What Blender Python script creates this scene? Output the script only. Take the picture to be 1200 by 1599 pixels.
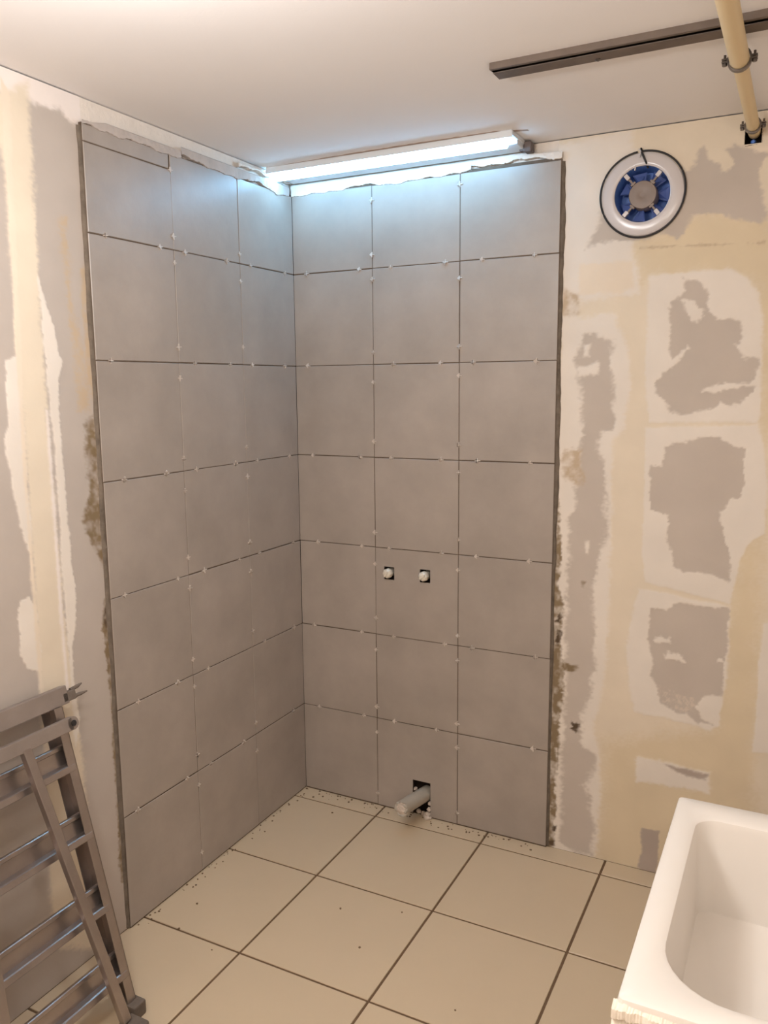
import bpy, bmesh, math, random
import numpy as np
from mathutils import Vector, Matrix

for o in list(bpy.data.objects):
    bpy.data.objects.remove(o)
S = bpy.context.scene
C = S.collection
rnd = random.Random(7)

# ------------------------------------------------------------------ camera
cam_d = bpy.data.cameras.new('camera')
cam = bpy.data.objects.new('camera', cam_d)
C.objects.link(cam)
R3 = Matrix(((0.890234, -0.061731, 0.451302), (0.455416, 0.140127, -0.879182), (-0.008967, 0.988207, 0.152859)))
cam.matrix_world = Matrix.Translation((1.71839, -2.63150, 1.61610)) @ R3.to_4x4()
cam_d.sensor_fit = 'VERTICAL'
cam_d.sensor_height = 36.0
cam_d.sensor_width = 27.0
cam_d.lens = 1276.58 * 36.0 / 1599.0
cam_d.clip_start = 0.02
S.camera = cam

# ------------------------------------------------------------------ world and exposure
w = bpy.data.worlds.new('world'); S.world = w
w.use_nodes = True
w.node_tree.nodes['Background'].inputs[0].default_value = (0, 0, 0, 1)
w.node_tree.nodes['Background'].inputs[1].default_value = 0.0
S.view_settings.view_transform = 'Standard'
S.view_settings.look = 'None'
S.view_settings.gamma = 1
S.view_settings.use_curve_mapping = False
S.view_settings.exposure = 0.0

# ------------------------------------------------------------------ room lamps (warm bulbs just under the ceiling, outside the frame) and an added fill light
def lamp(name, loc, watts, col, rad):
    d = bpy.data.lights.new(name, 'POINT'); d.energy = watts; d.color = col; d.shadow_soft_size = rad
    o = bpy.data.objects.new(name, d); o.location = loc; C.objects.link(o)
    return o
lamp('ceiling_bulb', (1.00, -2.30, 2.00), 19.0, (1.0, 0.99, 0.965), 0.06)
lamp('ceiling_bulb', (0.78, -1.76, 2.15), 21.0, (1.0, 0.99, 0.985), 0.05)
lamp('fill_light', (1.75, -3.00, 2.10), 16.0, (1.0, 0.965, 0.91), 0.08)  # added fill light behind the camera, brightens the sink and right side
LED_STRENGTH = 30.0
LED_COLOR = (0.27, 0.63, 1.0)

H = 2.367          # ceiling height
WO = 0.012         # tile face stands proud of the plasterboard by this much

# ------------------------------------------------------------------ materials
def lin(c):
    return tuple(((v / 255) / 12.92 if v / 255 <= 0.04045 else ((v / 255 + 0.055) / 1.055) ** 2.4) for v in c)

def mat(name, rgb, rough=0.6, metal=0.0, var=0.0, vscale=6.0, bump=0.0, bscale=80.0, spec=0.5, objrand=0.0, coat=0.0, streak=None):
    m = bpy.data.materials.new(name); m.use_nodes = True
    nt = m.node_tree; b = nt.nodes['Principled BSDF']
    c = lin(rgb)
    b.inputs['Base Color'].default_value = (*c, 1)
    b.inputs['Roughness'].default_value = rough
    b.inputs['Metallic'].default_value = metal
    b.inputs['Specular IOR Level'].default_value = spec
    if coat: b.inputs['Coat Weight'].default_value = coat
    tc = nt.nodes.new('ShaderNodeTexCoord')
    geo = nt.nodes.new('ShaderNodeNewGeometry')
    src = geo.outputs['Position'] if streak is None else tc.outputs['Object']
    if streak:
        mp = nt.nodes.new('ShaderNodeMapping'); mp.inputs['Scale'].default_value = streak
        nt.links.new(src, mp.inputs['Vector']); src = mp.outputs['Vector']
    if var:
        n = nt.nodes.new('ShaderNodeTexNoise'); n.inputs['Scale'].default_value = vscale
        n.inputs['Detail'].default_value = 6; n.inputs['Roughness'].default_value = 0.6
        nt.links.new(src, n.inputs['Vector'])
        r = nt.nodes.new('ShaderNodeMapRange')
        r.inputs['From Min'].default_value = 0.25; r.inputs['From Max'].default_value = 0.75
        r.inputs['To Min'].default_value = 1 - var; r.inputs['To Max'].default_value = 1 + var
        nt.links.new(n.outputs['Fac'], r.inputs['Value'])
        v = r.outputs['Result']
        if objrand:
            oi = nt.nodes.new('ShaderNodeObjectInfo')
            r2 = nt.nodes.new('ShaderNodeMapRange')
            r2.inputs['To Min'].default_value = 1 - objrand; r2.inputs['To Max'].default_value = 1 + objrand
            nt.links.new(oi.outputs['Random'], r2.inputs['Value'])
            mm = nt.nodes.new('ShaderNodeMath'); mm.operation = 'MULTIPLY'
            nt.links.new(v, mm.inputs[0]); nt.links.new(r2.outputs['Result'], mm.inputs[1]); v = mm.outputs[0]
        vm = nt.nodes.new('ShaderNodeVectorMath'); vm.operation = 'SCALE'
        vm.inputs[0].default_value = c
        nt.links.new(v, vm.inputs['Scale'])
        nt.links.new(vm.outputs[0], b.inputs['Base Color'])
    if bump:
        n2 = nt.nodes.new('ShaderNodeTexNoise'); n2.inputs['Scale'].default_value = bscale
        n2.inputs['Detail'].default_value = 4
        nt.links.new(src, n2.inputs['Vector'])
        bp = nt.nodes.new('ShaderNodeBump'); bp.inputs['Strength'].default_value = bump; bp.inputs['Distance'].default_value = 0.004
        nt.links.new(n2.outputs['Fac'], bp.inputs['Height'])
        nt.links.new(bp.outputs[0], b.inputs['Normal'])
    return m

def emit(name, col, strength):
    m = bpy.data.materials.new(name); m.use_nodes = True
    b = m.node_tree.nodes['Principled BSDF']
    b.inputs['Base Color'].default_value = (.9, .9, .9, 1)
    b.inputs['Emission Color'].default_value = (*col, 1)
    b.inputs['Emission Strength'].default_value = strength
    return m

M = {}
M['wall_tile'] = mat('wall_tile', (162, 150, 140), 0.36, var=0.14, vscale=4.5, bump=0.12, bscale=45, objrand=0.025, spec=0.5)
M['floor_tile'] = mat('floor_tile', (204, 183, 154), 0.38, var=0.035, vscale=3.0, bump=0.03, bscale=30, objrand=0.012, spec=0.4)
M['adhesive'] = mat('adhesive', (104, 90, 78), 0.95, var=0.18, vscale=30, bump=0.5, bscale=90, spec=0.1)
M['edge_adhesive'] = mat('edge_adhesive', (112, 101, 90), 0.95, var=0.35, vscale=25, bump=0.6, bscale=90, spec=0.1)
M['dark_joint'] = mat('dark_joint', (112, 90, 70), 0.95, var=0.15, vscale=40, spec=0.1)
M['ceiling'] = mat('ceiling_paint', (245, 240, 238), 0.85, var=0.02, vscale=1.5, bump=0.05, bscale=150, spec=0.2)
M['plaster'] = mat('plaster_smear', (226, 214, 202), 0.9, var=0.06, vscale=20, bump=0.6, bscale=60, spec=0.15)
M['grey_smear'] = mat('grey_smear', (188, 176, 168), 0.9, var=0.10, vscale=25, bump=0.6, bscale=60, spec=0.15)
M['shell'] = mat('shell_plaster', (222, 210, 198), 0.9, var=0.03, vscale=2, spec=0.15)
M['spacer'] = mat('spacer_plastic', (206, 193, 182), 0.45, var=0.12, vscale=9, spec=0.4)
M['alu'] = mat('brushed_aluminium', (168, 158, 153), 0.32, metal=0.9, var=0.10, vscale=14, bump=0.05, bscale=120)
M['alu_worn'] = mat('worn_aluminium', (150, 138, 130), 0.5, metal=0.55, var=0.16, vscale=9, bump=0.08, bscale=100)
M['galv'] = mat('galvanised_steel', (112, 98, 88), 0.6, metal=0.4, var=0.15, vscale=20)
M['chrome'] = mat('zinc_plate', (116, 108, 102), 0.3, metal=0.9)
M['rubber'] = mat('grey_rubber', (104, 92, 82), 0.8, var=0.2, vscale=40, bump=0.3)
M['ceramic'] = mat('white_ceramic', (228, 220, 211), 0.28, var=0.02, vscale=3, spec=0.5)
M['basin_plaster'] = mat('basin_plaster', (232, 220, 204), 0.9, var=0.10, vscale=30, bump=0.9, bscale=50, spec=0.1)
M['pvc_grey'] = mat('pvc_grey', (176, 166, 152), 0.45, var=0.07, vscale=20, bump=0.05)
M['pvc_cream'] = mat('pvc_cream', (226, 202, 158), 0.4, var=0.03, vscale=8)
M['white_plastic'] = mat('white_plastic', (202, 194, 192), 0.22, spec=0.6)
M['blue_plastic'] = mat('blue_plastic', (84, 124, 200), 0.4)
M['dark_blue'] = mat('dark_blue_plastic', (86, 106, 166), 0.45)
M['hub_grey'] = mat('hub_grey', (132, 116, 106), 0.5, var=0.04, vscale=30)
M['cable'] = mat('black_cable', (34, 32, 34), 0.5)
M['cap'] = mat('cap_plastic', (214, 204, 188), 0.35, var=0.08, vscale=60)
M['cavity'] = mat('cavity', (46, 38, 33), 0.95, var=0.3, vscale=60, spec=0.05)
M['rubble'] = mat('rubble', (206, 190, 176), 0.95, var=0.15, vscale=60, bump=0.8, bscale=120, spec=0.1)
M['crumb'] = mat('crumb', (120, 98, 78), 0.95, var=0.2, vscale=90, spec=0.1)
M['fixture'] = mat('fixture_white', (222, 226, 230), 0.45)
M['fixture_dark'] = mat('fixture_end', (104, 92, 88), 0.6)
M['led'] = emit('led_diffuser', LED_COLOR, LED_STRENGTH)
M['stain'] = mat('ceiling_smear_shade', (176, 156, 144), 0.9, var=0.2, vscale=30, spec=0.1)  # brown ceiling smear and painted shadow line above the lamp, in one colour

def attr_mat(name, rough):
    m = bpy.data.materials.new(name); m.use_nodes = True
    nt = m.node_tree; b = nt.nodes['Principled BSDF']
    b.inputs['Roughness'].default_value = rough
    b.inputs['Specular IOR Level'].default_value = 0.2
    a = nt.nodes.new('ShaderNodeAttribute'); a.attribute_name = 'coat'
    geo = nt.nodes.new('ShaderNodeNewGeometry')
    n = nt.nodes.new('ShaderNodeTexNoise'); n.inputs['Scale'].default_value = 9; n.inputs['Detail'].default_value = 8
    nt.links.new(geo.outputs['Position'], n.inputs['Vector'])
    r = nt.nodes.new('ShaderNodeMapRange'); r.inputs['From Min'].default_value = .3; r.inputs['From Max'].default_value = .7
    r.inputs['To Min'].default_value = 0.965; r.inputs['To Max'].default_value = 1.03
    nt.links.new(n.outputs['Fac'], r.inputs['Value'])
    vm = nt.nodes.new('ShaderNodeVectorMath'); vm.operation = 'SCALE'
    nt.links.new(a.outputs['Color'], vm.inputs[0]); nt.links.new(r.outputs['Result'], vm.inputs['Scale'])
    nt.links.new(vm.outputs[0], b.inputs['Base Color'])
    n2 = nt.nodes.new('ShaderNodeTexNoise'); n2.inputs['Scale'].default_value = 70; n2.inputs['Detail'].default_value = 5
    nt.links.new(geo.outputs['Position'], n2.inputs['Vector'])
    bp = nt.nodes.new('ShaderNodeBump'); bp.inputs['Strength'].default_value = .12; bp.inputs['Distance'].default_value = .003
    nt.links.new(n2.outputs['Fac'], bp.inputs['Height']); nt.links.new(bp.outputs[0], b.inputs['Normal'])
    return m
M['skim'] = attr_mat('skimmed_plasterboard', 0.85)

# ------------------------------------------------------------------ mesh helpers
def link_mesh(name, bm, m, parent=None, smooth=False):
    bmesh.ops.recalc_face_normals(bm, faces=bm.faces)
    me = bpy.data.meshes.new(name); bm.to_mesh(me); bm.free()
    if smooth:
        me.polygons.foreach_set('use_smooth', [True] * len(me.polygons))
        try: me.set_sharp_from_angle(angle=math.radians(38))
        except Exception: pass
    me.materials.append(m)
    return link(name, me, parent)

def link(name, me, parent=None):
    o = bpy.data.objects.new(name, me); C.objects.link(o)
    if parent: o.parent = parent
    return o

def box(bm, lo, hi, bev=0.0, seg=1):
    lo, hi = Vector(lo), Vector(hi)
    g = bmesh.ops.create_cube(bm, size=1.0)
    vs = g['verts']
    c = (lo + hi) / 2; d = hi - lo
    for v in vs: v.co = Vector((c.x + v.co.x * d.x, c.y + v.co.y * d.y, c.z + v.co.z * d.z))
    if bev:
        es = list({e for v in vs for e in v.link_edges})
        r = bmesh.ops.bevel(bm, geom=es, offset=bev, segments=seg, affect='EDGES', profile=.6)
        vs = list({v for f in r['faces'] for v in f.verts} | {v for v in vs if v.is_valid})
    return vs

def frame_box(bm, a, b, wdir, w, t, bev=0.0):
    """a bar from a to b, width w along wdir, thickness t across"""
    a, b = Vector(a), Vector(b)
    z = (b - a).normalized(); x = (Vector(wdir) - z * Vector(wdir).dot(z)).normalized(); y = z.cross(x)
    L = (b - a).length
    t0 = bmesh.new(); box(t0, (-w / 2, -t / 2, 0), (w / 2, t / 2, L), bev, 2)
    mtx = Matrix((x, y, z)).transposed().to_4x4(); mtx.translation = a
    bmesh.ops.transform(t0, matrix=mtx, verts=t0.verts)
    merge(bm, t0)

def merge(bm, other):
    me = bpy.data.meshes.new('tmp'); other.to_mesh(me); other.free(); bm.from_mesh(me); bpy.data.meshes.remove(me)

def lathe(bm, prof, n=48, org=(0, 0, 0), axis='y'):
    """prof: list of (r, h); axis direction is -y (out of the back wall) or z"""
    rings = []
    for r, h in prof:
        ring = []
        for i in range(n):
            a = 2 * math.pi * i / n
            if axis == 'y': p = (r * math.cos(a), -h, r * math.sin(a))
            else: p = (r * math.cos(a), r * math.sin(a), h)
            ring.append(bm.verts.new(Vector(org) + Vector(p)))
        rings.append(ring)
    for k in range(len(rings) - 1):
        for i in range(n):
            bm.faces.new((rings[k][i], rings[k][(i + 1) % n], rings[k + 1][(i + 1) % n], rings[k + 1][i]))
    return rings

def tube(bm, pts, rad, n=10, closed=False, cap=True):
    pts = [Vector(p) for p in pts]; N = len(pts); rings = []
    for i, p in enumerate(pts):
        if closed: d = pts[(i + 1) % N] - pts[i - 1]
        else: d = pts[min(i + 1, N - 1)] - pts[max(i - 1, 0)]
        d.normalize()
        up = Vector((0, 0, 1)) if abs(d.z) < .9 else Vector((0, 1, 0))
        x = d.cross(up).normalized(); y = x.cross(d).normalized()
        r = rad[i] if isinstance(rad, (list, tuple)) else rad
        rings.append([bm.verts.new(p + x * r * math.cos(2 * math.pi * k / n) + y * r * math.sin(2 * math.pi * k / n)) for k in range(n)])
    for i in range(N if closed else N - 1):
        A, B = rings[i], rings[(i + 1) % N]
        for k in range(n): bm.faces.new((A[k], A[(k + 1) % n], B[(k + 1) % n], B[k]))
    if cap and not closed:
        bm.faces.new(rings[0][::-1]); bm.faces.new(rings[-1])
    return rings

def empty(name, loc, label, cat, group=None, rot=None):
    o = bpy.data.objects.new(name, None); C.objects.link(o); o.location = loc
    o.empty_display_size = 0.1
    if rot: o.rotation_euler = rot
    o['label'] = label; o['category'] = cat
    if group: o['group'] = group
    return o

def structure(o): o['kind'] = 'structure'; return o

# ------------------------------------------------------------------ plaster coats: colour zones of the two plasterboard walls (metres on the wall)
COAT = {'yellow': (216, 198, 169), 'cream': (222, 207, 186), 'filler': (225, 214, 202), 'filler2': (226, 210, 190), 'white': (232, 220, 212), 'grey': (192, 179, 167),
        'grey2': (176, 161, 150), 'stain': (190, 168, 142), 'mold': (126, 106, 78), 'mold2': (88, 72, 56), 'speck': (206, 191, 177),
        'board': (184, 172, 162)}
PATCHES=[
    ('b','yellow',0.004,0.05,[(1.222, 2.04), (1.643, 2.018), (1.679, 1.426), (1.61, 1.443), (1.589, 1.756), (1.551, 1.902), (1.428, 1.937), (1.246, 1.922)]),
    ('b','yellow',0.004,0.06,[(1.188, 0.423), (1.514, 0.532), (1.558, 1.113), (1.625, 1.234), (1.641, 0.883), (1.644, 0.346), (1.762, 0.032), (1.169, -0.025)]),
    ('b','yellow',0.004,0.04,[(1.42, 2.11), (1.607, 2.074), (1.612, 1.995), (1.242, 2.016)]),
    ('b','filler',0.006,0.02,[(0.978, 2.354), (1.21, 2.368), (1.223, 2.017), (1.247, 1.884), (1.061, 1.874), (1.064, 1.775), (0.971, 1.779)]),
    ('b','filler2',0.004,0.012,[(1.059, 1.985), (1.225, 1.984), (1.227, 1.904), (1.183, 1.89), (1.062, 1.896)]),
    ('b','stain',0.004,0.01,[(1.004, 1.923), (1.062, 1.891), (1.06, 1.833), (1.007, 1.83)]),
    ('b','filler',0.006,0.014,[(1.007, 1.824), (1.179, 1.831), (1.186, 1.794), (1.223, 1.707), (1.23, 1.61), (1.218, 1.529), (1.215, 1.471), (1.181, 1.441), (1.186, 1.207), (1.185, 1.001), (1.186, 0.875), (1.183, 0.682), (1.169, 0.549), (1.146, 0.491), (1.168, 0.388), (1.18, 0.214), (1.166, 0.006), (0.989, -0.028), (0.984, 0.168), (0.984, 1.194)]),
    ('b','filler',0.003,0.008,[(1.27, 1.94), (1.5, 1.94), (1.546, 1.916), (1.578, 1.872), (1.593, 1.788), (1.602, 1.531), (1.594, 1.499), (1.288, 1.495), (1.273, 1.644)]),
    ('b','filler',0.003,0.006,[(1.28, 1.48), (1.595, 1.491), (1.618, 1.423), (1.634, 1.313), (1.632, 1.172), (1.593, 1.134), (1.57, 1.08), (1.554, 0.979), (1.55, 0.943), (1.298, 0.988), (1.283, 1.072), (1.284, 1.194)]),
    ('b','filler',0.004,0.008,[(1.276, 0.967), (1.551, 0.937), (1.555, 0.8), (1.548, 0.677), (1.538, 0.552), (1.511, 0.528), (1.42, 0.543), (1.279, 0.549), (1.261, 0.63), (1.247, 0.769)]),
    ('b','filler',0.004,0.01,[(1.291, 0.397), (1.38, 0.399), (1.518, 0.39), (1.521, 0.321), (1.384, 0.315), (1.294, 0.308)]),
    ('b','filler',0.003,0.006,[(1.645, 0.896), (1.678, 0.9), (1.701, 0.492), (1.639, 0.485), (1.64, 0.753)]),
    ('b','grey',0.007,0.006,[(1.135, 2.236), (1.158, 2.247), (1.232, 2.284), (1.288, 2.268), (1.343, 2.239), (1.37, 2.235), (1.387, 2.247), (1.398, 2.285), (1.411, 2.294), (1.418, 2.291), (1.426, 2.259), (1.444, 2.242), (1.457, 2.24), (1.462, 2.215), (1.479, 2.216), (1.493, 2.229), (1.472, 2.275), (1.496, 2.289), (1.522, 2.273), (1.597, 2.254), (1.598, 2.237), (1.574, 2.236), (1.563, 2.212), (1.571, 2.147), (1.589, 2.075), (1.571, 2.057), (1.442, 2.107), (1.385, 2.104), (1.377, 2.069), (1.347, 2.04), (1.306, 2.057), (1.241, 2.049), (1.146, 2.045), (1.077, 2.034), (1.11, 2.093), (1.127, 2.158)]),
    ('b','filler2',0.004,0.006,[(1.535, 2.267), (1.555, 2.273), (1.596, 2.269), (1.597, 2.25), (1.552, 2.256)]),
    ('b','cream',0.003,0.004,[(1.42, 2.286), (1.454, 2.286), (1.476, 2.266), (1.493, 2.233), (1.471, 2.217), (1.457, 2.24), (1.43, 2.254)]),
    ('b','grey',0.008,0.004,[(1.367, 1.928), (1.415, 1.922), (1.437, 1.886), (1.442, 1.843), (1.472, 1.804), (1.507, 1.805), (1.536, 1.79), (1.54, 1.753), (1.532, 1.716), (1.564, 1.688), (1.587, 1.677), (1.587, 1.62), (1.45, 1.608), (1.436, 1.586), (1.493, 1.591), (1.543, 1.599), (1.586, 1.602), (1.55, 1.564), (1.52, 1.553), (1.489, 1.564), (1.472, 1.542), (1.433, 1.53), (1.391, 1.522), (1.352, 1.53), (1.335, 1.558), (1.306, 1.587), (1.305, 1.615), (1.326, 1.643), (1.403, 1.719), (1.392, 1.728), (1.351, 1.687), (1.336, 1.721), (1.339, 1.793), (1.333, 1.859), (1.37, 1.873)]),
    ('b','filler',0.012,0.008,[(1.37, 1.86), (1.397, 1.858), (1.425, 1.816), (1.421, 1.795), (1.399, 1.801), (1.382, 1.829)]),
    ('b','filler',0.01,0.01,[(1.519, 1.727), (1.542, 1.729), (1.568, 1.699), (1.554, 1.688), (1.533, 1.705)]),
    ('b','grey',0.007,0.003,[(1.341, 1.421), (1.405, 1.44), (1.494, 1.458), (1.526, 1.434), (1.571, 1.421), (1.563, 1.377), (1.569, 1.315), (1.558, 1.27), (1.54, 1.275), (1.511, 1.233), (1.504, 1.232), (1.523, 1.163), (1.54, 1.095), (1.541, 1.019), (1.481, 1.031), (1.41, 1.033), (1.381, 1.051), (1.362, 1.109), (1.354, 1.163), (1.36, 1.211), (1.306, 1.228), (1.296, 1.361), (1.332, 1.363)]),
    ('b','grey',0.006,0.003,[(1.316, 0.903), (1.381, 0.914), (1.384, 0.929), (1.548, 0.931), (1.547, 0.859), (1.546, 0.769), (1.541, 0.655), (1.489, 0.637), (1.469, 0.602), (1.482, 0.567), (1.521, 0.549), (1.477, 0.547), (1.442, 0.572), (1.408, 0.566), (1.36, 0.595), (1.347, 0.644), (1.322, 0.678), (1.329, 0.717), (1.314, 0.803)]),
    ('b','filler',0.01,0.006,[(1.373, 0.765), (1.422, 0.763), (1.426, 0.741), (1.4, 0.747), (1.377, 0.75)]),
    ('b','filler',0.012,0.006,[(1.334, 0.809), (1.38, 0.812), (1.378, 0.8), (1.335, 0.797)]),
    ('b','filler',0.012,0.006,[(1.519, 0.765), (1.542, 0.786), (1.544, 0.756), (1.522, 0.756)]),
    ('b','speck',0.02,0.006,[(1.347, 0.644), (1.461, 0.638), (1.464, 0.588), (1.419, 0.568), (1.36, 0.595)]),
    ('b','grey2',0.003,0.004,[(1.38, 0.39), (1.445, 0.384), (1.515, 0.384), (1.508, 0.36), (1.416, 0.368)]),
    ('b','grey',0.01,0.01,[(1.08, 1.772), (1.112, 1.774), (1.162, 1.749), (1.161, 1.692), (1.184, 1.61), (1.183, 1.558), (1.18, 1.464), (1.139, 1.475), (1.138, 1.41), (1.162, 1.321), (1.159, 1.205), (1.175, 1.125), (1.152, 1.086), (1.143, 0.997), (1.134, 0.895), (1.148, 0.819), (1.143, 0.676), (1.131, 0.568), (1.11, 0.511), (1.104, 0.402), (1.159, 0.373), (1.157, 0.325), (1.118, 0.255), (1.154, 0.209), (1.12, 0.257), (1.153, 0.217), (1.148, 0.154), (1.159, 0.102), (1.152, 0.037), (1.162, 0.005), (1.121, -0.006), (1.075, 0.01), (1.041, 0.029), (1.051, 0.144), (1.041, 0.281), (1.051, 0.419), (1.045, 0.425), (1.049, 0.661), (1.042, 0.923), (1.051, 1.179), (1.062, 1.199), (1.081, 1.408), (1.069, 1.635), (1.055, 1.706)]),
    ('b','filler',0.006,0.008,[(1.081, 1.74), (1.107, 1.745), (1.097, 1.705), (1.076, 1.699)]),
    ('b','filler',0.006,0.012,[(1.062, 1.67), (1.127, 1.681), (1.134, 1.64), (1.063, 1.638)]),
    ('b','stain',0.01,0.02,[(1.02, 1.394), (1.081, 1.402), (1.09, 1.293), (1.072, 1.286), (1.028, 1.321)]),
    ('b','grey2',0.003,0.003,[(1.319, 0.146), (1.376, 0.154), (1.371, -0.019), (1.309, 0.004), (1.322, 0.069), (1.315, 0.101)]),
    ('b','mold',0.008,0.006,[(0.997, 1.363), (1.012, 1.239), (1.022, 1.113), (1.023, 0.934), (1.035, 0.844), (1.03, 0.751), (1.042, 0.66), (1.038, 0.552), (1.033, 0.367), (1.024, 0.178), (1.026, 0.373), (1.023, 0.207), (1.028, -0.003), (0.989, -0.028), (0.983, 0.238), (0.974, 1.237)]),
    ('b','mold2',0.006,0.004,[(1.025, 0.856), (1.033, 0.841), (1.025, 0.82), (1.009, 0.821)]),
    ('b','mold2',0.006,0.004,[(1.016, 0.796), (1.033, 0.791), (1.027, 0.764), (1.021, 0.74), (1.011, 0.749), (1.018, 0.776)]),
    ('b','mold2',0.01,0.006,[(1.07, 0.474), (1.111, 0.485), (1.109, 0.461), (1.09, 0.434), (1.074, 0.447)]),
    ('b','mold',0.01,0.008,[(1.039, 0.67), (1.087, 0.677), (1.09, 0.664), (1.078, 0.656), (1.046, 0.657)]),
    ('b','mold2',0.006,0.004,[(1.013, 0.078), (1.03, 0.083), (1.027, 0.061), (1.014, 0.057)]),
    ('b','mold2',0.006,0.004,[(1.001, 0.022), (1.028, 0.029), (1.025, 0.007), (0.998, -0.0)]),
    ('b','mold',0.008,0.004,[(1.091, 0.97), (1.107, 0.971), (1.107, 0.949), (1.095, 0.948)]),
    ('b','stain',0.004,0.003,[(1.242, 2.025), (1.586, 2.011), (1.587, 2.006), (1.242, 2.02)]),
    ('b','filler',0.003,0.006,[(1.103, 1.104), (1.115, 1.107), (1.113, 1.064), (1.105, 1.066)]),
    ('l','white',0.006,0.015,[(-1.307, 2.391), (-1.21, 2.38), (-0.123, 2.375), (-0.045, 2.342), (-0.046, 2.313), (-0.534, 2.327), (-0.899, 2.314), (-1.009, 2.294), (-1.038, 2.31), (-1.315, 2.308)]),
    ('l','cream',0.004,0.016,[(-1.252, 2.286), (-1.222, 2.152), (-1.218, 2.007), (-1.217, 1.813), (-1.222, 1.659), (-1.223, 1.549), (-1.223, 1.34), (-1.225, 1.092), (-1.233, 0.853), (-1.24, 0.536), (-1.25, 0.112), (-1.087, 0.002), (-1.104, 0.373), (-1.119, 0.796), (-1.136, 0.929), (-1.141, 1.124), (-1.145, 1.364), (-1.145, 1.546), (-1.144, 1.675), (-1.143, 1.865), (-1.141, 2.035), (-1.136, 2.202), (-1.136, 2.349)]),
    ('l','filler',0.006,0.004,[(-1.257, 1.681), (-1.222, 1.697), (-1.221, 1.565), (-1.225, 1.373), (-1.222, 1.241), (-1.23, 1.193), (-1.252, 1.271), (-1.262, 1.329), (-1.274, 1.41), (-1.278, 1.489), (-1.263, 1.535), (-1.265, 1.597)]),
    ('l','filler',0.006,0.003,[(-1.274, 1.087), (-1.245, 1.096), (-1.224, 1.04), (-1.222, 0.885), (-1.267, 0.908), (-1.282, 0.955), (-1.281, 1.055)]),
    ('l','filler',0.005,0.004,[(-1.148, 1.896), (-1.121, 1.82), (-1.105, 1.773), (-1.092, 1.685), (-1.105, 1.611), (-1.109, 1.561), (-1.107, 1.393), (-1.104, 1.256), (-1.103, 1.186), (-1.097, 1.079), (-1.1, 0.99), (-1.119, 0.924), (-1.122, 0.834), (-1.112, 0.72), (-1.134, 0.617), (-1.12, 0.401), (-1.115, 0.301), (-1.137, 0.313), (-1.133, 0.783), (-1.135, 1.123), (-1.132, 1.463), (-1.142, 1.691)]),
    ('l','filler2',0.003,0.006,[(-1.213, 2.34), (-1.189, 2.304), (-1.208, 1.813), (-1.225, 1.373), (-1.224, 1.04), (-1.22, 0.814), (-1.236, 0.82), (-1.234, 1.144), (-1.231, 1.565), (-1.22, 2.036)]),
    ('l','white',0.002,0.006,[(-1.144, 1.562), (-1.143, 1.313), (-1.143, 1.02), (-1.14, 0.804), (-1.151, 0.808), (-1.154, 1.022), (-1.153, 1.314), (-1.152, 1.562)]),
    ('l','stain',0.01,0.02,[(-1.066, 2.04), (-1.042, 2.052), (-1.043, 1.842), (-1.006, 1.695), (-1.006, 1.558), (-1.039, 1.559), (-1.056, 1.792)]),
    ('l','mold',0.01,0.012,[(-1.021, 1.533), (-0.985, 1.54), (-0.986, 1.292), (-0.979, 1.089), (-0.964, 1.03), (-0.996, 1.12), (-1.035, 1.209), (-1.056, 1.249), (-1.047, 1.282), (-1.022, 1.332), (-1.026, 1.42)]),
    ('l','mold',0.008,0.006,[(-0.998, 1.029), (-0.974, 1.032), (-0.973, 0.667), (-0.985, 0.332), (-0.986, 0.146), (-1.004, 0.157), (-1.001, 0.441), (-0.996, 0.754), (-1.005, 0.89), (-1.015, 0.94)]),
    ('l','stain',0.006,0.01,[(-1.006, 1.928), (-0.973, 1.948), (-0.962, 1.539), (-0.98, 1.54), (-1.012, 1.695)]),
    ('l','mold2',0.005,0.004,[(-0.974, 0.785), (-0.959, 0.78), (-0.972, 0.427), (-0.987, 0.394), (-0.987, 0.554)]),
    ('l','mold2',0.005,0.006,[(-1.007, 0.975), (-0.985, 1.016), (-0.978, 0.977), (-0.996, 0.935)]),
]

def vnoise(x, y, seed):
    """smooth value noise on numpy arrays, range -1..1"""
    g = np.random.RandomState(seed).rand(128, 128)
    xi = np.floor(x).astype(int); yi = np.floor(y).astype(int)
    fx = x - xi; fy = y - yi
    fx = fx * fx * (3 - 2 * fx); fy = fy * fy * (3 - 2 * fy)
    a = g[xi % 128, yi % 128]; b = g[(xi + 1) % 128, yi % 128]; c = g[xi % 128, (yi + 1) % 128]; d = g[(xi + 1) % 128, (yi + 1) % 128]
    return (a * (1 - fx) + b * fx) * (1 - fy) * 2 + (c * (1 - fx) + d * fx) * fy * 2 - 1

def sdf(px, py, poly):
    P = np.array(poly, dtype=float); n = len(P)
    d2 = np.full(px.shape, 1e9); inside = np.zeros(px.shape, bool)
    for i in range(n):
        ax, ay = P[i]; bx, by = P[(i + 1) % n]
        ex, ey = bx - ax, by - ay
        L = ex * ex + ey * ey + 1e-12
        t = np.clip(((px - ax) * ex + (py - ay) * ey) / L, 0, 1)
        d2 = np.minimum(d2, (px - ax - t * ex) ** 2 + (py - ay - t * ey) ** 2)
        cond = ((ay > py) != (by > py))
        with np.errstate(divide='ignore', invalid='ignore'):
            xx = ex * (py - ay) / (ey if abs(ey) > 1e-9 else 1e-9) + ax
        inside ^= cond & (px < xx)
    d = np.sqrt(d2)
    return np.where(inside, -d, d)

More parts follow.
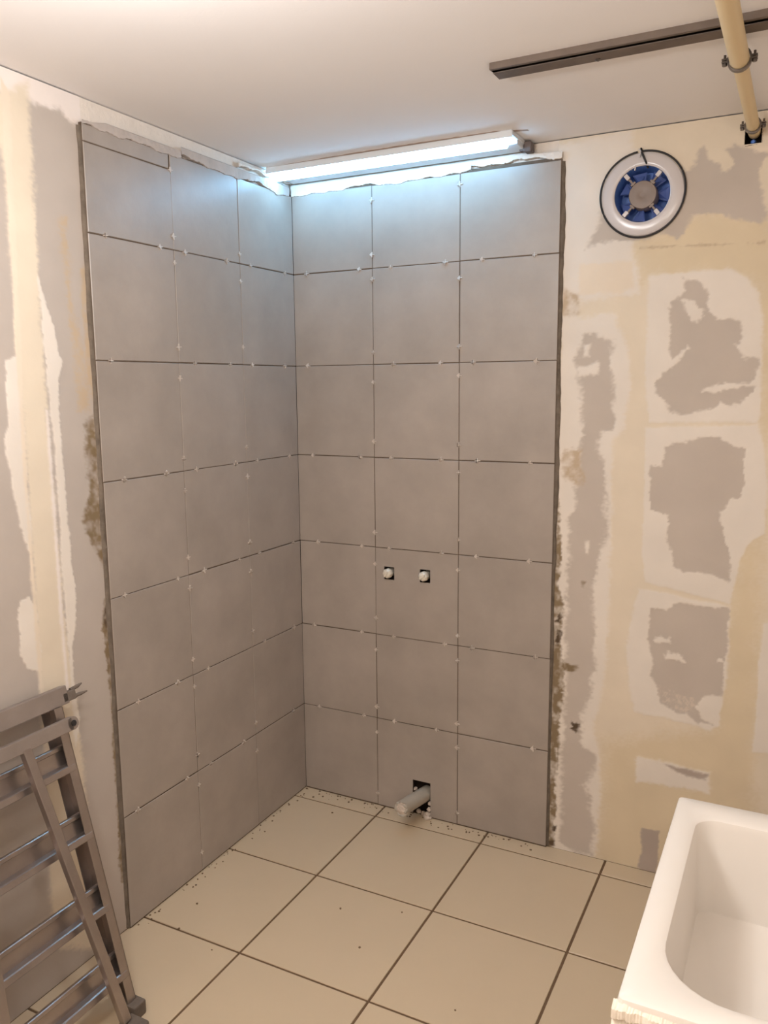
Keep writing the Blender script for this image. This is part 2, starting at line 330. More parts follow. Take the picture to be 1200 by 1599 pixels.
def coat_fields(wl, X, Z, base):
    col = np.empty(X.shape + (3,)); col[:] = lin(COAT[base])
    hgt = np.zeros(X.shape)
    for k, (pw, c, rag, soft, poly) in enumerate(PATCHES):
        if pw != wl: continue
        P = np.array(poly); m = rag * 2.5 + soft * 2
        ii = np.where((X[:, 0] > P[:, 0].min() - m) & (X[:, 0] < P[:, 0].max() + m))[0]
        jj = np.where((Z[0] > P[:, 1].min() - m) & (Z[0] < P[:, 1].max() + m))[0]
        if not len(ii) or not len(jj): continue
        sl = (slice(ii[0], ii[-1] + 1), slice(jj[0], jj[-1] + 1))
        x, z = X[sl], Z[sl]
        d = sdf(x, z, poly)
        n = vnoise(x * 22, z * 22, 10 + k) * 1.0 + vnoise(x * 60 + z * 60, z * 90 - x * 20, 40 + k) * .7 + vnoise(x * 150 + z * 60, z * 170, 70 + k) * .5
        d = d + n * rag * (.75 if wl == 'b' else .6)
        soft_ = soft * (2.2 if c.startswith('grey') else 1.3) * (1 + .6 * vnoise(x * 30, z * 18, 20 + k))
        a = np.clip(.5 - d / soft_ + .22 * vnoise(x * 120 + z * 80, z * 200 - x * 60, 60 + k) * (np.abs(d) < soft_ * 1.5), 0, 1)
        a = a * a * (3 - 2 * a)
        if c in ('mold', 'mold2', 'stain'):
            a *= np.clip(.85 + .55 * vnoise(x * 60, z * 45, 5 + k) + .25 * vnoise(x * 150, z * 150, 6 + k), 0.05, 1) * (1 if c == 'mold2' else .95)
        if c == 'speck':
            a *= np.clip((vnoise(x * 260 + z * 90, z * 150, 3) + .15) * 2, 0, 1)
        tone = 1 + .02 * vnoise(x * 12, z * 9, 90 + k)
        col[sl] = col[sl] * (1 - a[..., None]) + np.array(lin(COAT[c])) * tone[..., None] * a[..., None]
        lvl = {'filler': .0010, 'filler2': .0009, 'white': .0010, 'cream': .0006}.get(c, 0.0)
        if c in ('grey', 'grey2', 'speck') or lvl: hgt[sl] = hgt[sl] * (1 - a) + lvl * a
    return col, hgt

def skim_wall(name, wl, u0, u1, base, hole=None, step=.004):
    """plasterboard with its coats: a fine grid, filler standing proud by a millimetre"""
    nu = int((u1 - u0) / step) + 1; nz = int((H - .003) / step) + 1
    U = np.linspace(u0, u1, nu); Zs = np.linspace(0, H - .003, nz)
    X, Z = np.meshgrid(U, Zs, indexing='ij')
    col, hgt = coat_fields(wl, X, Z, base)
    if wl == 'b': co = np.stack([X, WO - hgt, Z], -1).reshape(-1, 3)
    else: co = np.stack([-WO + hgt, X, Z], -1).reshape(-1, 3)
    i, j = np.meshgrid(np.arange(nu - 1), np.arange(nz - 1), indexing='ij')
    q = np.stack([i * nz + j, (i + 1) * nz + j, (i + 1) * nz + j + 1, i * nz + j + 1], -1).reshape(-1, 4)
    if hole:
        keep = np.ones(len(q), bool)
        cx = X[:-1, :-1].ravel() + step / 2; cz = Z[:-1, :-1].ravel() + step / 2
        for h in hole:
            if len(h) == 3: keep &= (cx - h[0]) ** 2 + (cz - h[1]) ** 2 > h[2] ** 2
            else: keep &= ~((cx > h[0]) & (cx < h[1]) & (cz > h[2]) & (cz < h[3]))
        q = q[keep]
    if wl == 'l': q = q[:, ::-1]
    me = bpy.data.meshes.new(name)
    me.vertices.add(len(co)); me.vertices.foreach_set('co', co.astype(np.float32).ravel())
    me.loops.add(q.size); me.loops.foreach_set('vertex_index', q.astype(np.int32).ravel())
    me.polygons.add(len(q)); me.polygons.foreach_set('loop_start', np.arange(0, q.size, 4, dtype=np.int32))
    me.update(calc_edges=True)
    a = me.attributes.new('coat', 'FLOAT_COLOR', 'POINT')
    a.data.foreach_set('color', np.concatenate([col.reshape(-1, 3), np.ones((len(co), 1))], 1).astype(np.float32).ravel())
    me.polygons.foreach_set('use_smooth', np.ones(len(q), bool))
    me.materials.append(M['skim'])
    return me

# ------------------------------------------------------------------ room shell
RX, FY = 2.40, -3.60                     # right wall, wall behind the camera
FAN = (1.243, 2.176)
HOLE = (1.520, 1.563, 2.278, 2.318)      # pipe hole in the back wall

bm = bmesh.new(); box(bm, (-.15, FY - .1, -.16), (RX + .1, .15, -.0028))
floor = structure(link_mesh('floor', bm, M['dark_joint']))
bm = bmesh.new(); box(bm, (-.15, FY - .1, H), (RX + .1, .15, H + .1))
ceiling = structure(link_mesh('ceiling', bm, M['ceiling']))
bm = bmesh.new(); box(bm, (RX, FY - .1, -.1), (RX + .1, .15, H + .02)); structure(link_mesh('wall_right', bm, M['shell']))
bm = bmesh.new(); box(bm, (-.15, FY - .1, -.1), (RX + .1, FY, H + .02)); structure(link_mesh('wall_front', bm, M['shell']))

# back wall: carcass behind + skimmed board
UB = 1.90
bm = bmesh.new()
box(bm, (-.15, .10, -.1), (RX + .1, .16, H + .05))
box(bm, (UB, WO, 0), (RX, .10, H - .003))
wall_back = structure(link_mesh('wall_back', bm, M['shell']))
o = link('plasterboard', skim_wall('plasterboard_back', 'b', .985, UB, 'cream', hole=[(FAN[0], FAN[1], .0815), HOLE]), wall_back)
bm = bmesh.new(); box(bm, (-.15, -.05 + FY + .05, -.1), (-.10, .15, H + .05))
box(bm, (-.10, FY, 0), (-WO, -2.0, H - .003))
wall_left = structure(link_mesh('wall_left', bm, M['shell']))
link('plasterboard', skim_wall('plasterboard_left', 'l', -2.0, -.975, 'board'), wall_left)

# ------------------------------------------------------------------ wall tiles
Z = [.004, .3583, .6914, 1.0245, 1.3576, 1.6907, 2.0238, 2.303]
XB = [.0, .3302, .6607, .998]
YL = [0.0, .3257, .6504, .9837]
G = .0032

def slab(w, h, t, holes=(), ch=.0012):
    """tile: face at local y=0 looking to -y, size w x h from the origin, chamfered edge; holes are (x0,x1,z0,z1) cut through"""
    bm = bmesh.new()
    if not holes:
        f = [bm.verts.new(p) for p in ((ch, 0, ch), (w - ch, 0, ch), (w - ch, 0, h - ch), (ch, 0, h - ch))]
        m = [bm.verts.new(p) for p in ((0, ch, 0), (w, ch, 0), (w, ch, h), (0, ch, h))]
        k = [bm.verts.new(p) for p in ((0, t, 0), (w, t, 0), (w, t, h), (0, t, h))]
        bm.faces.new(f)
        for a, b in ((f, m), (m, k)):
            for i in range(4): bm.faces.new((a[i], b[i], b[(i + 1) % 4], a[(i + 1) % 4]))
        bm.faces.new(k[::-1])
        return bm
    xs = sorted({0, w, *[v for q in holes for v in q[:2]]}); zs = sorted({0, h, *[v for q in holes for v in q[2:]]})
    solid = lambda i, j: 0 <= i < len(xs) - 1 and 0 <= j < len(zs) - 1 and not any(
        q[0] - 1e-6 <= xs[i] and xs[i + 1] <= q[1] + 1e-6 and q[2] - 1e-6 <= zs[j] and zs[j + 1] <= q[3] + 1e-6 for q in holes)
    cache = {}
    def V(x, y, z):
        key = (round(x, 5), round(y, 5), round(z, 5))
        if key not in cache: cache[key] = bm.verts.new(key)
        return cache[key]
    for i in range(len(xs) - 1):
        for j in range(len(zs) - 1):
            if not solid(i, j): continue
            a, b, c, d = xs[i], xs[i + 1], zs[j], zs[j + 1]
            bm.faces.new((V(a, 0, c), V(b, 0, c), V(b, 0, d), V(a, 0, d)))
            bm.faces.new((V(a, t, d), V(b, t, d), V(b, t, c), V(a, t, c)))
            if not solid(i - 1, j): bm.faces.new((V(a, 0, c), V(a, 0, d), V(a, t, d), V(a, t, c)))
            if not solid(i + 1, j): bm.faces.new((V(b, 0, d), V(b, 0, c), V(b, t, c), V(b, t, d)))
            if not solid(i, j - 1): bm.faces.new((V(b, 0, c), V(a, 0, c), V(a, t, c), V(b, t, c)))
            if not solid(i, j + 1): bm.faces.new((V(a, 0, d), V(b, 0, d), V(b, t, d), V(a, t, d)))
    return bm

tile_cache = {}
def tile(parent, w, h, mtx, holes=(), m='wall_tile', t=.008, name='tile'):
    key = (round(w, 4), round(h, 4), m)
    if holes or key not in tile_cache:
        bm = slab(w, h, t, holes); bmesh.ops.recalc_face_normals(bm, faces=bm.faces)
        me = bpy.data.meshes.new(name); bm.to_mesh(me); bm.free(); me.materials.append(M[m])
        if not holes: tile_cache[key] = me
    else: me = tile_cache[key]
    o = link(name, me, parent); o.matrix_world = mtx
    return o

def jit(s=.0006, r=.0012):
    return Matrix.Translation((rnd.uniform(-s, s), rnd.uniform(-.0003, .0003), rnd.uniform(-s, s))) @ Matrix.Rotation(rnd.uniform(-r, r), 4, 'Y')

VALVES = [(.387, .931), (.532, .934)]
DRAIN = (.480, .553, 0, .140)
for j in range(7):
    for i in range(3):
        x0, x1, z0, z1 = XB[i] + (G * .4 if i else 0), XB[i + 1] - G * .4, Z[j] + G / 2, Z[j + 1] - G / 2
        hs = []
        if i == 1 and j == 2: hs = [(v[0] - .0205 - x0, v[0] + .0205 - x0, v[1] - .024 - z0, v[1] + .024 - z0) for v in VALVES]
        if i == 1 and j == 0: hs = [(DRAIN[0] - x0, DRAIN[1] - x0, 0, DRAIN[3] - z0)]
        tile(wall_back, x1 - x0, z1 - z0, Matrix.Translation((x0, 0, z0)) @ (jit() if not hs else Matrix()), hs)
LM = Matrix.Rotation(math.radians(90), 4, 'Z')          # local -y (face) -> +x
for j in range(7):
    for i in range(3):
        g = G * (.55 if i else .55)
        y0, y1, z0, z1 = -YL[i + 1] + g / 2, -YL[i] - g / 2, Z[j] + G / 2, Z[j + 1] - G / 2
        if i == 0: y1 = -.0002
        if j == 6 and i == 2: z1 = 2.252
        if j == 6 and i != 2: z1 = 2.298
        tile(wall_left, y1 - y0, z1 - z0, Matrix.Translation((0, y0, z0)) @ LM @ jit())
# cut strip above the outer left-hand column
tile(wall_left, .3257, .042, Matrix.Translation((-.001, -.982, 2.2555)) @ LM, name='tile')

# adhesive bed behind the tiles, squeezed out raggedly past the free edges
def ragged_strip(path, n, amp, seed):
    r = random.Random(seed); out = []
    for a in range(n + 1): out.append((path(a / n), amp * (r.random() ** 2)))
    return out
def bed_mesh(outline, plane, d0, d1, name, m, parent):
    bm = bmesh.new()
    f = [bm.verts.new((u, d0, v) if plane == 'b' else (d0, u, v)) for u, v in outline]
    k = [bm.verts.new((u, d1, v) if plane == 'b' else (d1, u, v)) for u, v in outline]
    n = len(f)
    bm.faces.new(f); bm.faces.new(k[::-1])
    for i in range(n): bm.faces.new((f[i], k[i], k[(i + 1) % n], f[(i + 1) % n]))
    bmesh.ops.triangulate(bm, faces=[q for q in bm.faces if len(q.verts) > 4])
    return link_mesh(name, bm, m, parent)
bm = bmesh.new()
hx = [(v[0] - .0205, v[0] + .0205, v[1] - .024, v[1] + .024) for v in VALVES] + [DRAIN]
t0 = slab(.998, 2.312, .0095, [(a - .0, b, c, d) for a, b, c, d in hx])
bmesh.ops.translate(t0, vec=(0, .0020, .0), verts=t0.verts)
link_mesh('adhesive_bed', t0, M['adhesive'], wall_back)
bm = bmesh.new(); box(bm, (-.015, -.9837, .002), (-.0020, .0, 2.300)); link_mesh('adhesive_bed', bm, M['adhesive'], wall_left)
# board behind the cut-outs
bm = bmesh.new(); box(bm, (-.1, .04, 0), (.99, .095, H - .003)); link_mesh('cavity_back', bm, M['cavity'], wall_back)
bm = bmesh.new()
box(bm, (-.1, .0125, 2.31), (.99, .04, H - .003)); link_mesh('top_board', bm, M['plaster'], wall_back)
bm = bmesh.new(); box(bm, (-.1, -.99, 2.296), (-WO, .0, H - .003)); link_mesh('top_board', bm, M['plaster'], wall_left)

def edge_bead(u_edge, sgn, z0, z1, plane, parent, seed, wid, base):
    """rough ridge of adhesive squeezed out beside the last tile column"""
    r = random.Random(seed); n = 90; bm = bmesh.new(); rows = []
    ph = [r.uniform(0, 6) for _ in range(4)]
    for k in range(n + 1):
        z = z0 + (z1 - z0) * k / n
        q = .5 + .25 * math.sin(z * 9 + ph[0]) + .2 * math.sin(z * 23 + ph[1]) + r.uniform(-.22, .22)
        wv = wid(z) * (.6 + .4 * q)
        hgt = base * (.55 + .4 * r.random())
        rows.append([(u_edge, .0), (u_edge, hgt), (u_edge + sgn * wv * .55, hgt * .8), (u_edge + sgn * wv, .0)])
        rows[-1] = [(u, d, z) for u, d in rows[-1]]
    vv = [[bm.verts.new((u, WO - d, z) if plane == 'b' else (-WO + d, u, z)) for u, d, z in row] for row in rows]
    for k in range(n):
        for a in range(3): bm.faces.new((vv[k][a], vv[k + 1][a], vv[k + 1][a + 1], vv[k][a + 1]))
    return link_mesh('adhesive_bead', bm, M['edge_adhesive'], parent)
edge_bead(.997, 1, .004, 2.30, 'b', wall_back, 3, lambda z: .017 if z > 1.0 else .011, .010)
edge_bead(-.982, -1, .004, 2.292, 'l', wall_left, 5, lambda z: .0125, .010)

# white plaster smeared between the top tiles and the lamp, hanging raggedly over the tile edge
def smear(plane, u0, u1, top, low, thick, name, m, parent, seed, n=150, off=.0):
    r = random.Random(seed); bm = bmesh.new(); cols = []
    for k in range(n + 1):
        u = u0 + (u1 - u0) * k / n
        zl = low(u) + r.uniform(-.0016, .0016) + .003 * math.sin(u * 31 + seed) + .0022 * math.sin(u * 83)
        zt = top(u)
        cols.append([(off, zt), (off + thick * .8, zt - .003), (off + thick * r.uniform(.6, 1.1), zl + .008), (off + thick * r.uniform(.5, 1), zl + .002), (off - .010, zl)])
        cols[-1] = [bm.verts.new((u, -d, z) if plane == 'b' else (d, u, z)) for d, z in cols[-1]]
    for k in range(n):
        for a in range(4): bm.faces.new((cols[k][a], cols[k + 1][a], cols[k + 1][a + 1], cols[k][a + 1]))
    return link_mesh(name, bm, m, parent, smooth=True)
smear('b', 0.0, .70, lambda u: 2.338, lambda u: 2.300 - .004 * math.sin(u * 17), .004, 'plaster_smear', M['plaster'], wall_back, 11)
smear('b', .70, 1.0, lambda u: 2.338 - .01 * max(0, u - .85) / .15, lambda u: 2.316 - .010 * max(0, (u - .88) / .12) ** 2, .003, 'plaster_smear', M['plaster'], wall_back, 12, n=70)
smear('l', -.985, -.60, lambda u: 2.318 - .02 * max(0, (-u - .9) / .085), lambda u: 2.294, .003, 'grey_smear', M['grey_smear'], wall_left, 13, n=90)
smear('l', -.60, -.02, lambda u: 2.330, lambda u: 2.298 + .006 * math.sin(u * 20), .004, 'grey_smear', M['grey_smear'], wall_left, 14, n=110)
smear('l', -.32, -.01, lambda u: 2.350, lambda u: 2.338, .006, 'plaster_smear', M['plaster'], wall_left, 15, n=60)

# tile spacers: small crosses pressed into the joints
def cross_mesh():
    bm = bmesh.new(); a, t, d = .0092, .0012, .0035
    pts = [(-t, -a), (t, -a), (t, -t), (a, -t), (a, t), (t, t), (t, a), (-t, a), (-t, t), (-a, t), (-a, -t), (-t, -t)]
    f = [bm.verts.new((x, -d, z)) for x, z in pts]; k = [bm.verts.new((x, .003, z)) for x, z in pts]
    bm.faces.new(f)
    for i in range(12): bm.faces.new((f[i], k[i], k[(i + 1) % 12], f[(i + 1) % 12]))
    bmesh.ops.triangulate(bm, faces=[q for q in bm.faces if len(q.verts) > 4])
    bmesh.ops.recalc_face_normals(bm, faces=bm.faces)
    me = bpy.data.meshes.new('tile_spacer'); bm.to_mesh(me); bm.free(); me.materials.append(M['spacer']); return me
CROSS = cross_mesh()
def spacer(parent, left, u, z):
    s = rnd.uniform(.75, 1.1)
    mt = (Matrix.Translation((0, -u, z)) @ LM if left else Matrix.Translation((u, 0, z)))
    o = link('tile_spacer', CROSS, parent)
    o.matrix_world = mt @ Matrix.Rotation(rnd.uniform(-.35, .35), 4, 'X') @ Matrix.Rotation(rnd.uniform(-.12, .12), 4, 'Y') @ Matrix.Scale(s, 4)
for left, E_, par in ((False, XB, wall_back), (True, YL, wall_left)):
    for j in range(1, 7):
        for i in range(3):
            for f in (.2, .8):
                if rnd.random() < .9: spacer(par, left, E_[i] + (E_[i + 1] - E_[i]) * (f + rnd.uniform(-.05, .05)), Z[j] + rnd.uniform(-.0006, .0006))
    for j in range(7):
        for i in (1, 2):
            for f in (.15, .85):
                if rnd.random() < (.9 if not left else .95): spacer(par, left, E_[i] + rnd.uniform(-.0006, .0006), Z[j] + (Z[j + 1] - Z[j]) * (f + rnd.uniform(-.04, .04)))

# ------------------------------------------------------------------ floor tiles
FX0, FY0, FS, FG = .3583, -.077, .4227, .0075
FM = Matrix.Rotation(math.radians(-90), 4, 'X')          # local -y (face) -> +z, local z -> +y
xs = [-WO + .001] + [FX0 + k * FS for k in range(5)] + [RX - .001]
ys = [WO - .001] + [FY0 - k * FS for k in range(9)] + [FY + .001]
for a in range(len(xs) - 1):
    for b in range(len(ys) - 1):
        x0, x1 = xs[a] + (FG / 2 if a else 0), xs[a + 1] - (FG / 2 if a < len(xs) - 2 else 0)
        y1, y0 = ys[b] - (FG / 2 if b else 0), ys[b + 1] + (FG / 2 if b < len(ys) - 2 else 0)
        if x1 - x0 < .01 or y1 - y0 < .01: continue
        tile(floor, x1 - x0, y1 - y0, Matrix.Translation((x0, y0, 0)) @ FM, m='floor_tile', t=.0029)

# crumbs of adhesive swept along the wall foot and on the floor
r = random.Random(21); bm = bmesh.new()
def crumb(x, y, s):
    g = bmesh.ops.create_icosphere(bm, subdivisions=1, radius=s)
    for v in g['verts']:
        v.co = Vector((x + v.co.x * r.uniform(.7, 1.4), y + v.co.y * r.uniform(.7, 1.4), s * .35 + v.co.z * .5))
for k in range(70): crumb(r.uniform(.0, 1.0), -abs(r.gauss(.012, .014)) - .004, r.uniform(.0015, .0045))
for k in range(45): crumb(abs(r.gauss(.010, .014)) + .004, -r.uniform(.05, 1.0), r.uniform(.0015, .004))
for x, y, s in ((.10, -.80, .004), (.13, -.92, .004), (.28, -.95, .003), (.52, -.62, .004), (.66, -.75, .004), (.70, -.55, .003), (1.22, -.98, .004), (.9, -1.1, .004), (.20, -.13, .004), (.07, -.06, .005), (1.0, -.85, .003)): crumb(x, y, s)
o = link_mesh('adhesive_crumbs', bm, M['crumb'], floor); o['kind'] = 'stuff'

# ------------------------------------------------------------------ ceiling smear beside the lamp, with the fixture's shadow line painted in
bm = bmesh.new(); r = random.Random(4); A = []; B = []
for k in range(61):
    x = .0 + .93 * k / 60
    y = -.150 - .012 * math.sin(x * 3) + (0.0 if x < .84 else (x - .84) * .3)
    wv = .010 + .010 * r.random() * (1 if x > .2 else .4)
    A.append((x, y - wv * .5)); B.append((x, y + wv * .5))
vt = [[bm.verts.new((p[0], p[1], H + .0002 - zz)) for p in row] for row in (A, B) for zz in (.0, .0012)]
for k in range(60):
    bm.faces.new((vt[1][k], vt[1][k + 1], vt[3][k + 1], vt[3][k]))
    bm.faces.new((vt[0][k], vt[0][k + 1], vt[1][k + 1], vt[1][k])); bm.faces.new((vt[2][k], vt[2][k + 1], vt[3][k + 1], vt[3][k]))
link_mesh('smear_shadow_strip', bm, M['stain'], ceiling)

# ------------------------------------------------------------------ LED batten
led = empty('batten_lamp', (.44, -.06, H), 'long white glowing batten lamp under the ceiling above the tiled corner', 'lamp')
led_i = Matrix.Translation((-.44, .06, -H))
def part(name, bm, m, parent, inv=None, smooth=False):
    if inv is not None: bmesh.ops.transform(bm, matrix=inv, verts=bm.verts)
    return link_mesh(name, bm, m, parent, smooth)
bm = bmesh.new(); box(bm, (.012, -.098, 2.341), (.886, -.004, 2.355), .003, 2)
box(bm, (.000, -.160, 2.3535), (.890, -.004, H), .002)
box(bm, (.000, -.1605, 2.3455), (.890, -.1585, 2.3560))  # added front lip, keeps the diffuser's light off the ceiling
part('housing', bm, M['fixture'], led, led_i)
bm = bmesh.new(); prof = [(-.0985, 2.3533), (-.099, 2.338), (-.108, 2.329), (-.120, 2.327), (-.132, 2.331), (-.139, 2.342), (-.140, 2.3533)]
a = [bm.verts.new((.004, y, z)) for y, z in prof]; b = [bm.verts.new((.858, y, z)) for y, z in prof]
for k in range(len(prof) - 1): bm.faces.new((a[k], a[k + 1], b[k + 1], b[k]))
bm.faces.new(a); bm.faces.new(b[::-1])
part('diffuser', bm, M['led'], led, led_i)
bm = bmesh.new(); box(bm, (.887, -.040, 2.331), (.912, -.004, 2.362), .003)
box(bm, (.872, -.034, 2.336), (.887, -.010, 2.3428), .001)
part('end_cap', bm, M['fixture_dark'], led, led_i)

# ------------------------------------------------------------------ duct fan in the back wall
fan = empty('duct_fan', (FAN[0], WO, FAN[1]), 'round white duct fan with blue throat set in the plastered wall', 'fan')
bm = bmesh.new()
lathe(bm, [(.081, .0), (.081, .006), (.084, .0085), (.090, .009), (.112, .007), (.119, .004), (.120, .0)], 72)
part('flange', bm, M['white_plastic'], fan, smooth=True)
bm = bmesh.new()
lathe(bm, [(.0808, .004), (.079, -.02), (.078, -.085)], 56)
rg = lathe(bm, [(.078, -.085), (.03, -.0855)], 56)
part('duct', bm, M['blue_plastic'], fan, smooth=True)
bm = bmesh.new(); rg = lathe(bm, [(.041, -.055), (.041, -.006), (.039, -.003), (.030, -.002), (.012, -.001), (.010, -.002), (.004, -.002)], 48)
bm.faces.new(rg[-1])
part('motor_hub', bm, M['hub_grey'], fan, smooth=True)
bm = bmesh.new()
for k in range(7):                                     # impeller: pitched blades
    a = 2 * math.pi * k / 7; ra, rb = .040, .074
    for s in range(4):
        pass
    def bp(rr, da, d): return Vector((rr * math.cos(a + da), -d, rr * math.sin(a + da)))
    v = [bm.verts.new(p) for p in (bp(ra, -.22, -.050), bp(rb, -.26, -.052), bp(rb, .30, -.034), bp(ra, .24, -.030))]
    v2 = [bm.verts.new(q.co + Vector((0, .003, 0))) for q in v]
    bm.faces.new(v); bm.faces.new(v2[::-1])
    for i in range(4): bm.faces.new((v[i], v2[i], v2[(i + 1) % 4], v[(i + 1) % 4]))
part('impeller', bm, M['dark_blue'], fan)
for k, deg in enumerate((50, 131, 228, 309)):
    a = math.radians(deg); d = Vector((math.cos(a), 0, math.sin(a)))
    bm = bmesh.new(); frame_box(bm, d * .038 + Vector((0, .007, 0)), d * .079 + Vector((0, .007, 0)), (0, 1, 0), .010, .006, .001)
    frame_box(bm, d * .0405 + Vector((0, .006, 0)), d * .047 + Vector((0, .006, 0)), (0, 1, 0), .010, .016, .001)
    part('strut', bm, M['hub_grey'], fan)
    bm = bmesh.new(); frame_box(bm, d * .062 + Vector((0, .001, 0)), d * .0795 + Vector((0, .001, 0)), (0, 1, 0), .012, .012, .0015)
    part('clip', bm, M['white_plastic'], fan)
bm = bmesh.new(); pts = []
for k in range(80):
    a = math.radians(98 + 354 * k / 79); rr = .1235 + .0012 * math.sin(3 * a)
    pts.append((rr * math.cos(a), -.006, rr * math.sin(a)))
a = pts[-1]
pts += [(-.006, -.012, .128), (-.004, -.014, .118), (.004, -.014, .100), (.010, -.008, .086), (.012, .006, .076)]
tube(bm, pts, .0030, 8)
part('cable', bm, M['cable'], fan, smooth=True)
bm = bmesh.new(); tube(bm, [(-.013, -.008, .129), (-.006, -.012, .121), (-.010, -.013, .104)], .0022, 6)
tube(bm, [(-.021, -.008, .084), (-.024, -.004, .070)], .0022, 6)
part('cable_tie', bm, M['white_plastic'], fan)

# ------------------------------------------------------------------ metal channel screwed to the ceiling
ch = empty('ceiling_channel', (1.6, -.635, H), 'dull grey metal channel fixed across the ceiling above the plastered wall', 'rail')
ci = Matrix.Translation((-1.6, .635, -H))
bm = bmesh.new(); y0, y1, zb, zt, th = -.672, -.600, H - .015, H, .002
prof = [(y0, zt), (y0, zb), (y0 + .010, zb), (y0 + .010, zb + th), (y0 + th, zb + th), (y0 + th, zt - th), (y1 - th, zt - th), (y1 - th, zb + th), (y1 - .044, zb + th), (y1 - .044, zb), (y1, zb), (y1, zt)]
a = [bm.verts.new((1.003, y, z)) for y, z in prof]; b = [bm.verts.new((RX - .01, y, z)) for y, z in prof]
n = len(prof)
for k in range(n): bm.faces.new((a[k], a[(k + 1) % n], b[(k + 1) % n], b[k]))
bm.faces.new(a); bm.faces.new(b[::-1])
bmesh.ops.triangulate(bm, faces=[q for q in bm.faces if len(q.verts) > 4])
part('channel', bm, M['galv'], ch, ci)
for x in (1.245, 1.90):
    bm = bmesh.new(); rg = lathe(bm, [(.006, zb), (.006, zb - .002), (.003, zb - .0045)], 12, (x, -.612, 0), 'z'); bm.faces.new(rg[-1])
    part('screw', bm, M['chrome'], ch, ci)

# ------------------------------------------------------------------ cream pipe under the ceiling and its clamps
PX, PZ, PR = 1.5425, H - .050, .0185
pipe = empty('waste_pipe', (PX, -1.5, PZ), 'cream plastic pipe running under the ceiling into the back wall', 'pipe')
pi_ = Matrix.Translation((-PX, 1.5, -PZ))
bm = bmesh.new(); tube(bm, [(PX - .001, FY + .002, PZ + .002), (PX, -1.2, PZ), (PX, -.545, PZ)], .0205, 28)
part('socket_pipe', bm, M['pvc_cream'], pipe, pi_, True)
bm = bmesh.new(); tube(bm, [(PX, -.545, PZ - .001), (PX, .03, PZ - .004)], .0165, 28)
part('spigot_pipe', bm, M['pvc_cream'], pipe, pi_, True)
def clamp(y, rr, label, z):
    c = empty('pipe_clamp', (PX, y, z), label, 'clamp')
    inv = Matrix.Translation((-PX, -y, -z))
    bm = bmesh.new(); n = 30; rings = []
    for k in range(n):
        a = 2 * math.pi * k / n
        rings.append([bm.verts.new((PX + q * math.cos(a), y + s, z + q * math.sin(a))) for q, s in ((rr, -.006), (rr + .0042, -.006), (rr + .0042, .006), (rr, .006))])
    for k in range(n):
        A, B = rings[k], rings[(k + 1) % n]
        for i in range(4): bm.faces.new((A[i], B[i], B[(i + 1) % 4], A[(i + 1) % 4]))
    part('ring', bm, M['chrome'], c, inv, True)
    for s in (-1, 1):
        bm = bmesh.new(); x0 = PX + s * (rr + .001)
        frame_box(bm, (x0, y, z + .004), (x0 + s * .014, y, z + .004), (0, 1, 0), .014, .003)
        frame_box(bm, (x0, y, z - .002), (x0 + s * .014, y, z - .002), (0, 1, 0), .014, .003)
        part('ear', bm, M['chrome'], c, inv)
        bm = bmesh.new(); tube(bm, [(x0 + s * .008, y, z + .014), (x0 + s * .008, y, z - .008)], .0028, 8)
        tube(bm, [(x0 + s * .008, y, z - .004), (x0 + s * .008, y, z - .009)], .0052, 6)
        part('bolt', bm, M['chrome'], c, inv)
    bm = bmesh.new(); tube(bm, [(PX, y, z + rr + .001), (PX, y, H)], .004, 10)
    part('stud', bm, M['chrome'], c, inv)
clamp(-.556, .0215, 'zinc pipe clamp on the cream pipe, nearer the grey channel', PZ)
clamp(-.045, .0178, 'zinc pipe clamp at the wall end of the cream pipe', PZ - .0035)
# open box in the wall where the pipe ends
wb = empty('wall_sleeve', (1.5415, WO, 2.298), 'dark square opening with blue plug where the cream pipe meets the wall', 'wall sleeve')
wi = Matrix.Translation((-1.5415, -WO, -2.298))
bm = bmesh.new(); hx0, hx1, hz0, hz1 = HOLE
box(bm, (hx0, .07, hz0), (hx1, .075, hz1)); box(bm, (hx0 - .003, .012, hz0), (hx0, .075, hz1)); box(bm, (hx1, .012, hz0), (hx1 + .003, .075, hz1))
box(bm, (hx0, .012, hz0 - .003), (hx1, .075, hz0)); box(bm, (hx0, .012, hz1), (hx1, .075, hz1 + .003))
part('sleeve', bm, M['cavity'], wb, wi)
bm = bmesh.new(); tube(bm, [(1.541, .068, 2.287), (1.541, .018, 2.286), (1.541, .012, 2.286)], [.007, .007, .004], 14)
part('plug', bm, M['blue_plastic'], wb, wi, True)

# ------------------------------------------------------------------ capped water inlets
for k, (vx, vz) in enumerate(VALVES):
    e = empty('water_inlet', (vx, 0, vz), ('left' if k == 0 else 'right') + ' one of two capped water inlets in square holes cut in grey tile', 'water inlet', 'capped water inlets')
    inv = Matrix.Translation((-vx, 0, -vz))
    bm = bmesh.new(); tube(bm, [(vx, .038, vz + .002), (vx, -.004, vz + .001)], .0155, 20)
    part('fitting', bm, M['pvc_grey'], e, inv, True)
    bm = bmesh.new(); rg = lathe(bm, [(.0185, .002), (.0190, .008), (.0175, .016), (.0135, .021), (.007, .023)], 8, (vx - .002, 0, vz + .001)); bm.faces.new(rg[-1])
    t = bmesh.new(); frame_box(t, (vx - .002, -.018, vz + .001 - .012), (vx - .002, -.018, vz + .001 + .012), (0, 1, 0), .016, .007, .001)
    bmesh.ops.rotate(t, cent=(vx - .002, -.018, vz + .001), matrix=Matrix.Rotation(math.radians(35 + 20 * k), 3, 'Y'), verts=t.verts)
    merge(bm, t)
    part('cap', bm, M['cap'], e, inv)

